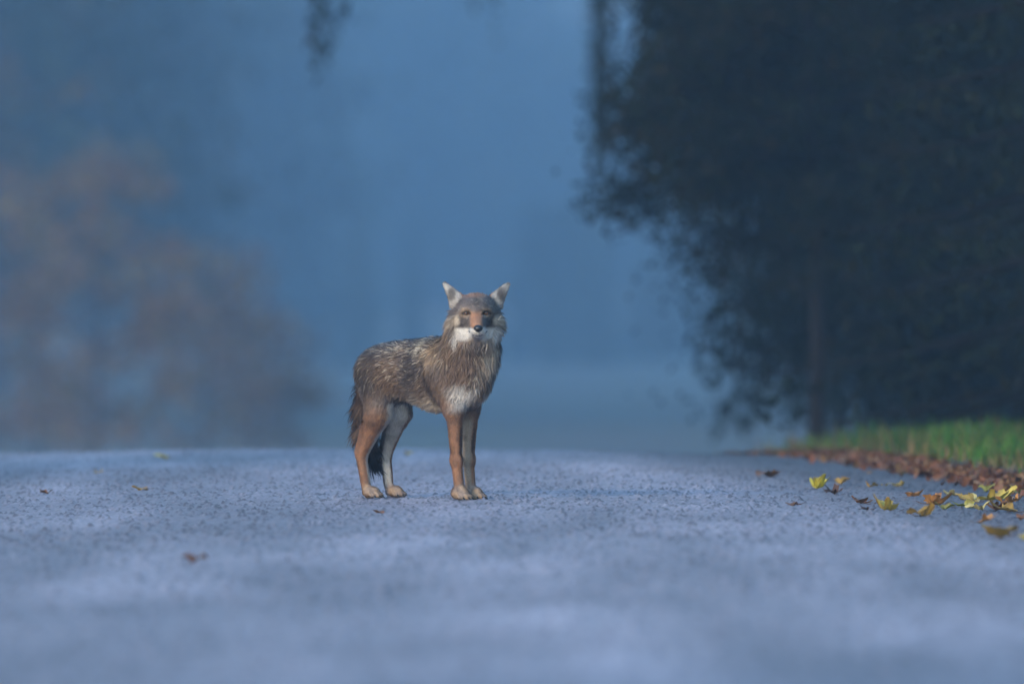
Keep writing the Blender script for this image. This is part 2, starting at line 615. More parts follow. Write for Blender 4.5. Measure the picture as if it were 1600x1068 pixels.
# ---- rusty autumn trees in the mist, left
for k, (u, d, h, r, s) in enumerate(((395, 176, 3.2, 1.2, 55), (-20, 165, 8.1, 2.5, 51), (150, 155, 5.7, 1.8, 52), (320, 172, 4.5, 1.5, 53), (60, 182, 7.0, 2.3, 54))):
    t = broadleaf('autumn_tree', s, h, r, 0.35, 0.055, 26, 2100, 0.19, RUST, spread=0.28, droop=0.15, clump=0.16)
    put(t, u, d, k * 1.3)
    lab = ('lowest rust leaved bush at the open end of the autumn trees', 'tallest rust leaved tree standing in the mist left of the road', 'middle sized rust leaved tree in the mist beside the tallest one',
           'low rust leaved tree at the foot of the misty slope', 'rust leaved tree behind the tallest autumn tree in the mist')[k]
    tag(t, lab, 'tree', 'rusty autumn trees in the mist')

# ---- far forest
fa = broadleaf('forest_tree', 61, 22, 6.0, 3.0, 0.35, 26, 5200, 1.0, FAR, spread=1.1, droop=0.15)
fb = broadleaf('forest_tree', 62, 26, 5.5, 4.0, 0.4, 28, 5200, 1.0, FAR, spread=1.1, droop=0.1)
fc = conifer('forest_spruce', 63, 28, 4.6, 0.35, 26, 40, 1.1, [(0.022, 0.034, 0.02), (0.03, 0.042, 0.022)], z0=1.0)
LF = {0: 'tall broad crowned tree', 1: 'tall narrow crowned tree', 2: 'tall dark spruce'}
spots = []
rf = np.random.default_rng(8)
for u in np.arange(-330, 560, 66):          # nearer wood on the left
    spots.append((u + rf.uniform(-25, 25), 185 + (u + 330) * 0.42 + rf.uniform(-40, 60), 0))
for u in np.arange(1480, 2100, 110):        # wood behind the trees on the right
    spots.append((u + rf.uniform(-25, 25), rf.uniform(230, 330), 1))
for d0 in (600, 680, 760, 860, 980, 1110):             # the wooded far side of the valley
    for u in np.arange(-200, 1500, 96 - d0 * 0.03):
        spots.append((u + rf.uniform(-25, 25), d0 + rf.uniform(-50, 50), 2))
for u in np.arange(430, 1250, 46):          # young growth on the valley floor
    spots.append((u + rf.uniform(-25, 25), rf.uniform(430, 560), 3))
used = {0, 1, 2}
ZONE = ('in the misty wood behind the rusty autumn trees', 'in the misty wood behind the weeping trees', 'on the far hillside across the valley', 'among the young growth on the valley floor')
for i, (u, d, zn) in enumerate(spots):
    k = int(rf.integers(0, 3))
    src = (fa, fb, fc)[k]
    o = src if k in used else copy_tree(src)
    used.discard(k)
    put(o, u, d, rf.uniform(0, 6.28), rf.uniform(0.85, 1.25) * (rf.uniform(0.12, 0.42) if zn == 3 else 1), sink=0.3)
    tag(o, (LF[k] if zn < 3 else LF[k].replace('tall', 'small')) + ' ' + ZONE[zn], 'tree', 'trees ' + ZONE[zn])

# ---- unseen spruces added on both sides to shade the road and trees
for i, (x, y, sc_) in enumerate(((-9.6, 1, 0.50), (-9.8, 28.5, 0.48), (-9.5, 36, 0.50), (-11.0, 43, 0.56), (-10.0, 50, 0.52), (-11.5, 57, 0.60), (-12.5, 65, 0.6),
                                 (6.2, 16, 0.50), (6.6, 24, 0.55), (6.0, 31, 0.48), (6.8, 38, 0.56), (7.4, 46, 0.55))):
    o = copy_tree(fc)
    o.location = (x, y, float(ground_z(x, y)) - 0.1)
    o.rotation_euler = (0, 0, i * 1.7)
    o.scale = (sc_, sc_, sc_)
    tag(o, 'unseen dark spruce added for shade along the ' + ('grassy verge beside the fallen leaves' if x > 0 else 'road side opposite the grassy verge'), 'tree',
        'unseen spruces added for shade, ' + ('verge side' if x > 0 else 'far side'))

# ------------------------------------------------------------------ verge: grass and leaf litter
def build_grass():
    rng = np.random.default_rng(17)
    n = 42000
    y = 28 + 20 * rng.random(n)
    out = 0.22 + rng.gamma(2.0, 0.42, n)
    keep = rng.random(n) < sstep(0.2, 0.6, out + 0.25 * (vnoise(np.c_[y, out, 0 * y], 1.6) - 0.4))
    y, out = y[keep], out[keep]
    n = len(y)
    x = road_centre(y) + HALF + out
    z = ground_z(x, y) - 0.01
    H = rng.uniform(0.04, 0.13, n) * (0.25 + 1.5 * vnoise(np.c_[x, y, 0 * x], 1.7) ** 1.5)
    az = rng.uniform(0, 2 * np.pi, n)
    ln = rng.uniform(0.1, 0.6, n) * H
    dx, dy = np.cos(az) * ln, np.sin(az) * ln
    wd = rng.uniform(0.0018, 0.004, n)
    a2 = rng.uniform(0, np.pi, n)
    wx, wy = np.cos(a2) * wd, np.sin(a2) * wd
    B = np.c_[x, y, z]
    Wv = np.c_[wx, wy, 0 * wx]
    Mid = B + np.c_[dx * .35, dy * .35, H * .6]
    Tip = B + np.c_[dx, dy, H]
    V = np.stack([B - Wv, B + Wv, Mid + Wv * .8, Mid - Wv * .8, Tip], 1).reshape(-1, 3)
    b = np.arange(n) * 5
    Q = np.stack([b, b + 1, b + 2, b + 3], -1)
    T = np.stack([b + 3, b + 2, b + 4], -1)
    pal = np.array([(0.05, 0.16, 0.02), (0.075, 0.22, 0.028), (0.022, 0.07, 0.012), (0.13, 0.15, 0.03)])
    c = pal[rng.integers(0, 4, n)] * rng.uniform(0.7, 1.2, (n, 1)) * (0.45 + 1.1 * vnoise(np.c_[x * 2.5, y, 0 * x], 1.3))[:, None]
    dry = (rng.random(n) < 0.10 + 0.5 * (out < 0.45))
    c[dry] = np.array([0.26, 0.17, 0.07]) * rng.uniform(0.6, 1.2, (dry.sum(), 1))
    me = make_mesh('grass', V, [Q, T], np.repeat(c, 5, 0))
    tag(obj('grass', me, mat_attr('grass_blades', rough=0.5, spec=0.3, transl=0.35)), 'bright green grass on the bank at the road edge', 'grass', kind='stuff')


build_grass()

LEAFCOL = {'lemon': (0.62, 0.50, 0.05), 'yellow': (0.55, 0.40, 0.07), 'amber': (0.46, 0.26, 0.045), 'orange': (0.45, 0.20, 0.05),
           'olive': (0.34, 0.30, 0.05), 'brown': (0.20, 0.085, 0.03), 'dark': (0.07, 0.035, 0.02), 'cream': (0.60, 0.46, 0.16)}


def leaf_mesh(seed, curl, fold, lobes=5, col=(0.5, 0.4, 0.1)):
    """a lobed broad leaf of unit length, curled and folded, with a stalk"""
    rng = np.random.default_rng(seed)
    n = 28
    th = np.linspace(-np.pi * 0.93, np.pi * 0.93, n)
    r = 0.34 + 0.13 * np.cos(lobes * th) * (np.abs(th) < 2.7) + 0.07 * np.cos(th) + 0.03 * rng.normal(size=n)
    x = r * np.cos(th); y = r * np.sin(th)
    rings = [np.c_[np.zeros(1) - 0.05, np.zeros(1)]]
    for k in (0.5, 1.0):
        rings.append(np.c_[x * k, y * k])
    P = np.concatenate(rings)
    P[:, 0] += 0.1
    ph = rng.uniform(0, 6)
    z = fold * np.abs(P[:, 1]) * 1.6 + curl * (P[:, 0] ** 2) * 2.0 + 0.05 * np.sin(P[:, 0] * 9 + ph) + 0.06 * np.sin(P[:, 1] * 11 + 2 * ph) + 0.02 * rng.normal(size=len(P))
    V = np.c_[P, z]
    F = []
    for i in range(n - 1):
        F.append([0, 1 + i, 2 + i, 2 + i])
    T = np.array([f[:3] for f in F])
    Q = np.array([[1 + i, 1 + n + i, 2 + n + i, 2 + i] for i in range(n - 1)])
    sp = np.array([[-0.05 + 0.1, 0, V[0, 2]], [-0.3, 0.02, V[0, 2] - .02], [-0.5, 0.06, V[0, 2] + 0.05]])
    sv, sf, scp = tube(sp, np.array([0.016, 0.013, 0.012]), 4)
    o = len(V)
    V = np.r_[V, sv]
    V[:, 2] -= V[:, 2].min()
    c = np.array(col)[None] * (0.75 + 0.5 * vnoise(V + seed * 3.1, 5.0))[:, None]
    rimv = np.zeros(len(V)); rimv[1 + n:1 + 2 * n] = 1
    br = rimv * (vnoise(V + seed, 4.0) > 0.52)
    c = c * (1 - 0.6 * br[:, None]) + np.array([0.10, 0.04, 0.015]) * 0.6 * br[:, None]
    c[o:] = np.array([0.12, 0.06, 0.03])
    return V, [np.r_[Q, sf + o], np.r_[T, scp + o]], c


M_FALLEN = mat_attr('fallen_leaf', rough=0.5, spec=0.35, transl=0.2, noise=(18, 0.2))


def build_litter():
    rng = np.random.default_rng(19)
    n = 5000
    y = 28 + 19 * rng.random(n)
    out = rng.normal(0.14, 0.10, n)
    x = road_centre(y) + HALF + out
    z = np.where(out < 0, road_z(x, y) + 0.006, ground_z(x, y)) + rng.uniform(0.004, 0.02, n)
    pal = [(0.14, 0.055, 0.025), (0.20, 0.08, 0.035), (0.06, 0.03, 0.018), (0.20, 0.11, 0.045), (0.17, 0.07, 0.04)]
    V, F, c = leaf_cards(np.c_[x, y, z], 0.05, pal, rng, aspect=0.7)
    me = make_mesh('leaf_litter', V, F, c, smooth=False)
    tag(obj('leaf_litter', me, M_FALLEN), 'rusty brown leaf litter drifted along the road edge', 'leaf litter', kind='stuff')


build_litter()

GL = 'fallen leaves on the road'
LEAVES = [  # u, v (foot), width px, colour, curl, fold, label
    (1275.7, 766, 26, 'lemon', 0.5, 0.75, 'bright lemon yellow leaf standing up like a small tent on the asphalt'),
    (1314, 759, 24, 'amber', 0.3, 0.3, 'amber leaf lying just behind the dark brown curled leaf'),
    (1306, 775, 26, 'dark', 0.4, 0.3, 'dark brown curled leaf lying near the bright lemon tent shaped leaf'),
    (1361, 763, 18, 'amber', 0.3, 0.3, 'small amber leaf beside a tiny yellow one near the verge'),
    (1381, 761, 11, 'yellow', 0.3, 0.3, 'tiny yellow leaf between a small amber leaf and a pale cream one'),
    (1402, 762, 23, 'cream', 0.15, 0.15, 'flat pale cream leaf near the litter covered road edge'),
    (1424, 778, 24, 'orange', 0.25, 0.25, 'orange leaf lying flat by itself between pale cream and big orange leaves'),
    (1491, 776, 23, 'cream', 0.3, 0.2, 'pale cream leaf on dark asphalt behind the large orange leaf'),
    (1454, 790, 34, 'orange', 0.4, 0.5, 'large raised orange leaf beside an olive yellow one'),
    (1477, 798, 28, 'olive', 0.2, 0.25, 'olive yellow leaf lying against the large raised orange leaf'),
    (1390, 800, 34, 'yellow', 0.7, 0.5, 'yellow leaf with curled brown tip on the open asphalt'),
    (1384, 793, 28, 'amber', 0.5, 0.4, 'amber leaf tucked behind the yellow leaf with curled tip'),
    (1351, 789, 30, 'brown', 0.12, 0.1, 'thin flat red brown leaf on the open asphalt'),
    (1439, 809, 40, 'amber', 0.25, 0.2, 'long mottled amber leaf lying flat on asphalt'),
    (1535, 819, 30, 'orange', 0.35, 0.4, 'brownish orange crumpled leaf beside the biggest amber leaf'),
    (1569, 842, 52, 'amber', 0.35, 0.3, 'biggest long amber leaf on the asphalt'),
    (1598, 846, 18, 'yellow', 0.3, 0.3, 'small yellow leaf touching the biggest amber leaf'),
    (1512, 796, 32, 'olive', 0.35, 0.4, 'olive yellow leaf at the near side of the leaf pile'),
    (1540, 784, 40, 'yellow', 0.4, 0.45, 'wide yellow leaf on top of the leaf pile by the verge'),
    (1524, 787, 26, 'cream', 0.4, 0.4, 'cream leaf in the leaf pile by the verge'),
    (1555, 801, 30, 'brown', 0.4, 0.4, 'dark red brown leaf at the foot of the leaf pile'),
    (1579, 803, 38, 'amber', 0.35, 0.35, 'broad amber leaf at the foot of the leaf pile'),
    (1587, 787, 16, 'orange', 0.8, 0.6, 'small upright orange leaf in the leaf pile'),
    (1541, 771, 22, 'olive', 0.4, 0.4, 'small olive leaf behind the leaf pile by the verge'),
    (1594, 815, 22, 'brown', 0.4, 0.4, 'small brown leaf between broad and biggest amber leaves'),
    (1200, 747, 38, 'brown', 0.08, 0.05, 'long flat brown leaf on the road between coyote and verge'),
    (1244, 792, 22, 'brown', 0.12, 0.1, 'small dry brown scrap of leaf on open asphalt'),
    (1357, 800, 24, 'dark', 0.1, 0.1, 'thin dark leaf scrap beside the yellow leaf with curled tip'),
    (640, 712, 14, 'yellow', 0.3, 0.3, 'small yellow leaf on the road behind the coyote'),
    (72, 773, 20, 'brown', 0.15, 0.1, 'dry brown leaf on the bare left part of the road'),
    (225, 768, 24, 'amber', 0.1, 0.08, 'flat amber leaf on the bare left part of the road'),
    (260, 719, 20, 'yellow', 0.3, 0.25, 'yellow leaf near the crest of the road, far from the verge'),
    (152, 741, 14, 'amber', 0.3, 0.3, 'small amber leaf near the crest of the road, far from the verge'),
    (590, 803, 18, 'brown', 0.08, 0.06, 'small brown leaf lying by the paws of the coyote'),
    (1563, 781, 34, 'yellow', 0.3, 0.3, 'yellow leaf leaning against the wide yellow leaf of the pile'),
    (1530, 799, 34, 'cream', 0.25, 0.3, 'cream leaf lying between the olive and dark red brown leaves'),
    (1574, 792, 30, 'orange', 0.35, 0.35, 'orange leaf half under the broad amber leaf'),
    (1505, 783, 26, 'amber', 0.3, 0.3, 'amber leaf at the edge of the leaf pile toward the open road'),
    (1590, 774, 30, 'olive', 0.3, 0.4, 'olive leaf where the leaf pile meets the grass'),
    (302, 882, 34, 'brown', 0.1, 0.08, 'blurred brown leaf on the empty asphalt far from the coyote'),
]
rl = np.random.default_rng(29)
for i, (u, v, wpx, cn, curl, fold, lab) in enumerate(LEAVES):
    x, y = px_ground(u, v)
    size = wpx * y / FPX * 1.4
    V, F, c = leaf_mesh(100 + i, curl, fold, lobes=(5, 3, 5, 4)[i % 4], col=LEAFCOL[cn])
    me = make_mesh('fallen_leaf', V * size, F, c)
    o = obj('fallen_leaf', me, M_FALLEN)
    zz = float(road_z(x, y)) if x - float(road_centre(y)) < HALF else float(ground_z(x, y))
    o.location = (x, y, zz + 0.004)
    o.rotation_euler = (rl.uniform(-.15, .15), rl.uniform(-.15, .15), rl.uniform(0, 6.28) if i != 0 else 0.3)
    tag(o, lab, 'leaf', GL)

# ------------------------------------------------------------------ coyote
# body frame: a forward, l to its left, z up; the animal stands turned 45 degrees towards the lens
C7 = math.sqrt(0.5)
PXM = 417.0
HEAD0 = np.array([0.3015, -0.0305, (779 - 492) / PXM])
HX = np.array([C7, C7, 0]); HY = np.array([C7, -C7, 0]); HZ = np.array([0, 0, 1.0])


def hp(hx, hy, hz):
    return HEAD0 + hx * HX + hy * HY + hz * HZ


PRIMS = []   # (kind, data, k, flow, part)


def cone(p, q, r1, r2, k=0.03, part='body', flow=None, sq=None):
    p = np.array(p, float); q = np.array(q, float)
    PRIMS.append(('cone', (p, q, r1, r2, sq), k, (q - p) / np.linalg.norm(q - p) if flow is None else np.array(flow, float), part))


def ell(c, r, k=0.03, part='body', flow=(-1, 0, -0.25), axes=None):
    PRIMS.append(('ell', (np.array(c, float), np.array(r, float), axes), k, np.array(flow, float), part))


HAX = np.stack([HX, HY, HZ])
# trunk of the body
ell((-0.195, 0, 0.478), (0.138, 0.080, 0.092), 0.05, flow=(-1, 0, -0.3))
ell((-0.03, 0, 0.483), (0.22, 0.083, 0.110), 0.05, flow=(-1, 0, -0.2))
ell((0.085, 0, 0.435), (0.15, 0.074, 0.102), 0.05, flow=(-1, 0, -0.35))
ell((0.10, 0, 0.494), (0.13, 0.086, 0.106), 0.05, flow=(-1, 0, -0.5))
ell((0.203, 0, 0.468), (0.118, 0.088, 0.118), 0.05, flow=(-0.4, 0, -1))
# neck
cone((0.19, 0, 0.50), (0.275, -0.028, 0.640), 0.094, 0.082, 0.05, flow=(-0.35, 0.1, -1), part='neck')
ell((0.282, 0.006, 0.560), (0.062, 0.066, 0.090), 0.05, 'neck', flow=(-0.15, 0, -1))
# head
ell(hp(0, 0, 0.017), (0.073, 0.088, 0.063), 0.03, 'head', flow=-HY + 0.2 * HZ, axes=HAX)
for s in (-1, 1):
    ell(hp(s * 0.050, -0.012, -0.030), (0.043, 0.050, 0.050), 0.03, 'head', flow=-HY * .6 + s * HX - 0.6 * HZ, axes=HAX)
    ell(hp(s * 0.031, 0.052, 0.020), (0.022, 0.022, 0.012), 0.015, 'head', flow=s * HX + 0.6 * HZ - .4 * HY, axes=HAX)
cone(hp(0, 0.040, -0.016), hp(0.007, 0.135, -0.047), 0.040, 0.0205, 0.025, 'muzzle', flow=-HY + 0.1 * HZ)
cone(hp(0, 0.040, -0.058), hp(0.006, 0.122, -0.066), 0.030, 0.0135, 0.014, 'muzzle', flow=-HY - .5 * HZ)
for s in (-1, 1):
    ell(hp(0.006 + s * 0.013, 0.116, -0.056), (0.0135, 0.026, 0.014), 0.012, 'muzzle', flow=-HY + s * .4 * HX, axes=HAX)
ell(hp(0, 0.012, -0.082), (0.055, 0.055, 0.04), 0.03, 'neck', flow=-HZ + 0.2 * HY, axes=HAX)
# ears: flattened cones
for s in (-1, 1):
    cone(hp(s * 0.064, -0.022, 0.046), hp(s * 0.113, -0.020, 0.114), 0.033, 0.0085, 0.014, 'ear', sq=(HY, 0.5))
# front legs (near side is l < 0)
for s, ax, cx, px_ in ((-1, 0.222, 0.214, 0.236), (1, 0.180, 0.180, 0.216)):
    cone((0.165, s * 0.060, 0.47), (ax - 0.012, s * 0.062, 0.34), 0.062, 0.036, 0.04, 'foreleg', flow=(-.3, 0, -1))
    cone((ax - 0.006, s * 0.061, 0.35), (cx, s * 0.049, 0.155), 0.0315, 0.0190, 0.02, 'foreleg')
    ell((cx + 0.002, s * 0.049, 0.150), (0.0225, 0.0215, 0.028), 0.012, 'foreleg', flow=(0, 0, -1))
    cone((cx, s * 0.049, 0.150), (cx + 0.012, s * 0.046, 0.050), 0.0190, 0.0170, 0.012, 'foreleg')
    ell((px_ - 0.006, s * 0.046, 0.026), (0.038, 0.0265, 0.024), 0.016, 'paw', flow=(1, 0, -.6))
    for j, (dl, da) in enumerate(((-0.023, 0.012), (-0.008, 0.026), (0.008, 0.026), (0.023, 0.012))):
        cone((px_ + 0.002 + da * .3, s * 0.046 + dl * .8, 0.023), (px_ + 0.012 + da, s * 0.046 + dl, 0.012), 0.0115, 0.0100, 0.004, 'paw')
# hind legs
for s, kx, hx_, fx, px_ in ((-1, -0.158, -0.275, -0.250, -0.212), (1, -0.190, -0.288, -0.272, -0.230)):
    cone((-0.222, s * 0.042, 0.470), (kx - 0.028, s * 0.066, 0.320), 0.072, 0.044, 0.05, 'thigh', flow=(-.35, 0, -1))
    cone((kx - 0.026, s * 0.067, 0.325), (hx_ + 0.006, s * 0.070, 0.165), 0.043, 0.0190, 0.03, 'hindleg')
    cone((hx_ + 0.022, s * 0.066, 0.27), (hx_ - 0.018, s * 0.070, 0.178), 0.016, 0.0115, 0.014, 'hindleg')
    cone((hx_, s * 0.070, 0.163), (fx, s * 0.070, 0.050), 0.0195, 0.0165, 0.014, 'hindleg')
    ell((px_ - 0.010, s * 0.070, 0.024), (0.038, 0.0255, 0.022), 0.016, 'paw', flow=(1, 0, -.6))
    for j, (dl, da) in enumerate(((-0.022, 0.010), (-0.0075, 0.024), (0.0075, 0.024), (0.022, 0.010))):
        cone((px_ + da * .3, s * 0.070 + dl * .8, 0.021), (px_ + 0.010 + da, s * 0.070 + dl, 0.0115), 0.011, 0.0095, 0.004, 'paw')
# tail
TAIL = [(-0.290, 0, 0.500, 0.030), (-0.318, 0.0, 0.42, 0.024), (-0.330, 0.0, 0.33, 0.026), (-0.332, 0.004, 0.24, 0.026), (-0.322, 0.02, 0.165, 0.018), (-0.312, 0.032, 0.12, 0.008)]
for p, q in zip(TAIL[:-1], TAIL[1:]):
    cone(p[:3], q[:3], p[3], q[3], 0.02, 'tail')


def sd_prim(kind, data, P):
    if kind == 'ell':
        c, r, axes = data
        q = P - c
        if axes is not None:
            q = q @ axes.T
        k0 = np.linalg.norm(q / r, axis=-1)
        k1 = np.linalg.norm(q / (r * r), axis=-1) + 1e-9
        return k0 * (k0 - 1.0) / k1
    p, q, r1, r2, sq = data
    X = P - p
    if sq is not None:
        n, f = sq
        X = X + (X @ n)[..., None] * n * (1 / f - 1)
    d = q - p
    h = np.clip((X @ d) / (d @ d), 0, 1)
    return np.linalg.norm(X - h[..., None] * d, axis=-1) - (r1 + (r2 - r1) * h)


def prim_box(kind, data, pad):
    if kind == 'ell':
        c, r, axes = data
        m = r.max() if axes is not None else r
        return c - m - pad, c + m + pad
    p, q, r1, r2, sq = data
    m = max(r1, r2)
    return np.minimum(p, q) - m - pad, np.maximum(p, q) + m + pad


GS = 0.0042
LO = np.array([-0.43, -0.235, -0.012]); HI = np.array([0.50, 0.20, 0.85])


def build_field():
    n = np.ceil((HI - LO) / GS).astype(int) + 1
    ax = [LO[i] + GS * np.arange(n[i]) for i in range(3)]
    Fd = np.full(n, 0.12, dtype=np.float64)
    for kind, data, k, flow, part in PRIMS:
        lo, hi = prim_box(kind, data, k + 0.03)
        i0 = np.maximum(np.floor((lo - LO) / GS).astype(int), 0)
        i1 = np.minimum(np.ceil((hi - LO) / GS).astype(int) + 1, n)
        sl_ = tuple(slice(i0[j], i1[j]) for j in range(3))
        G = np.stack(np.meshgrid(*[ax[j][sl_[j]] for j in range(3)], indexing='ij'), -1)
        d = sd_prim(kind, data, G)
        b = Fd[sl_]
        h = np.clip(0.5 + 0.5 * (b - d) / k, 0, 1)
        Fd[sl_] = b * (1 - h) + d * h - k * h * (1 - h)

    def carve(kind, data, k):
        lo, hi = prim_box(kind, data, k + 0.03)
        i0 = np.maximum(np.floor((lo - LO) / GS).astype(int), 0)
        i1 = np.minimum(np.ceil((hi - LO) / GS).astype(int) + 1, n)
        sl_ = tuple(slice(i0[j], i1[j]) for j in range(3))
        G = np.stack(np.meshgrid(*[ax[j][sl_[j]] for j in range(3)], indexing='ij'), -1)
        d = -sd_prim(kind, data, G)
        b = Fd[sl_]
        h = np.clip(0.5 - 0.5 * (b - d) / k, 0, 1)
        Fd[sl_] = b * (1 - h) + d * h + k * h * (1 - h)
    for s in (-1, 1):
        carve('cone', (hp(s * 0.070, 0.004, 0.052), hp(s * 0.108, -0.004, 0.104), 0.022, 0.004, (HY, 0.55)), 0.006)
        carve('ell', (hp(s * 0.036, 0.085, 0.008), np.array([0.014, 0.020, 0.010]), HAX), 0.008)
    return Fd, n


def surface_nets(Fd, n):
    S = Fd < 0
    cells = np.zeros(n - 1, dtype=np.int8)
    for dx in (0, 1):
        for dy in (0, 1):
            for dz in (0, 1):
                cells += S[dx:n[0] - 1 + dx, dy:n[1] - 1 + dy, dz:n[2] - 1 + dz]
    act = (cells > 0) & (cells < 8)
    ids = np.full(n - 1, -1, dtype=np.int64)
    I = np.argwhere(act)
    ids[act] = np.arange(len(I))
    acc = np.zeros((len(I), 3)); cnt = np.zeros(len(I))
    cor = [np.array(c) for c in np.ndindex(2, 2, 2)]
    for i in range(8):
        for j in range(i + 1, 8):
            if np.abs(cor[i] - cor[j]).sum() != 1: continue
            a = Fd[tuple((I + cor[i]).T)]; b = Fd[tuple((I + cor[j]).T)]
            m = (a < 0) != (b < 0)
            t = np.where(m, a / np.where(a == b, 1, a - b), 0)
            acc += np.where(m[:, None], cor[i] + t[:, None] * (cor[j] - cor[i]), 0)
            cnt += m
    V = LO + GS * (I + acc / cnt[:, None])
    quads = []
    for axn in range(3):
        b_, c_ = (axn + 1) % 3, (axn + 2) % 3
        s0 = [slice(0, n[0]), slice(0, n[1]), slice(0, n[2])]
        lo_, hi_ = list(s0), list(s0)
        lo_[axn] = slice(0, n[axn] - 1); hi_[axn] = slice(1, n[axn])
        ch = S[tuple(lo_)] != S[tuple(hi_)]
        E = np.argwhere(ch)
        ok = (E[:, b_] > 0) & (E[:, c_] > 0) & (E[:, b_] < n[b_] - 1) & (E[:, c_] < n[c_] - 1)
        E = E[ok]
        ins = S[tuple(E.T)]
        db = np.zeros(3, int); db[b_] = 1
        dc = np.zeros(3, int); dc[c_] = 1
        q = np.stack([ids[tuple((E - db - dc).T)], ids[tuple((E - dc).T)], ids[tuple(E.T)], ids[tuple((E - db).T)]], -1)
        q[~ins] = q[~ins][:, ::-1]
        quads.append(q)
    return V, np.concatenate(quads)


FIELD, FN = build_field()
BV, BQ = surface_nets(FIELD, FN)


def field_at(P):
    q = (P - LO) / GS
    q = np.clip(q, 0, np.array(FN) - 1.001)
    i = np.floor(q).astype(int); f = q - i
    r = 0
    for dx in (0, 1):
        for dy in (0, 1):
            for dz in (0, 1):
                wt = (f[:, 0] if dx else 1 - f[:, 0]) * (f[:, 1] if dy else 1 - f[:, 1]) * (f[:, 2] if dz else 1 - f[:, 2])
                r = r + wt * FIELD[i[:, 0] + dx, i[:, 1] + dy, i[:, 2] + dz]
    return r


def grad_at(P, e=0.006):
    g = np.stack([field_at(P + np.eye(3)[j] * e) - field_at(P - np.eye(3)[j] * e) for j in range(3)], -1)
    return g / (np.linalg.norm(g, axis=1, keepdims=True) + 1e-9)


PARTS = ['body', 'neck', 'head', 'muzzle', 'ear', 'foreleg', 'thigh', 'hindleg', 'paw', 'tail']


def flow_and_parts(P):
    fl = np.zeros_like(P); wt = np.zeros((len(P), len(PARTS)))
    for kind, data, k, flow, part in PRIMS:
        d = sd_prim(kind, data, P)
        e = np.exp(-np.clip(d, -0.02, 1) / 0.010)
        fl += e[:, None] * flow / np.linalg.norm(flow)
        wt[:, PARTS.index(part)] += e
    wt /= wt.sum(1, keepdims=True)
    return fl / (np.linalg.norm(fl, axis=1, keepdims=True) + 1e-9), wt


def front_surface(hx, hz):
    """first point of the head met coming straight from the front"""
    t = np.linspace(0.20, -0.06, 400)
    P = np.array([hp(hx, s, hz) for s in t])
    f = field_at(P)
    k = np.argmax(f < 0)
    return t[k]


GREY = srgb(104, 95, 91); BROWN = srgb(112, 92, 77); DARK = srgb(36, 30, 29); CREAM = srgb(208, 192, 166)
RUFOUS = srgb(168, 122, 92); WHITE = srgb(228, 220, 210); TAN = srgb(190, 156, 118); BLACK = srgb(26, 22, 22)
PALE = srgb(206, 188, 166); SLATE = srgb(78, 71, 70)


def mixc(c, d, w_):
    return c * (1 - w_[:, None]) + np.asarray(d)[None] * w_[:, None]


def blob(x, y, cx, cy_, rx, ry, soft=0.5):
    r = np.sqrt(((x - cx) / rx) ** 2 + ((y - cy_) / ry) ** 2)
    return 1 - sstep(1 - soft, 1 + soft, r)


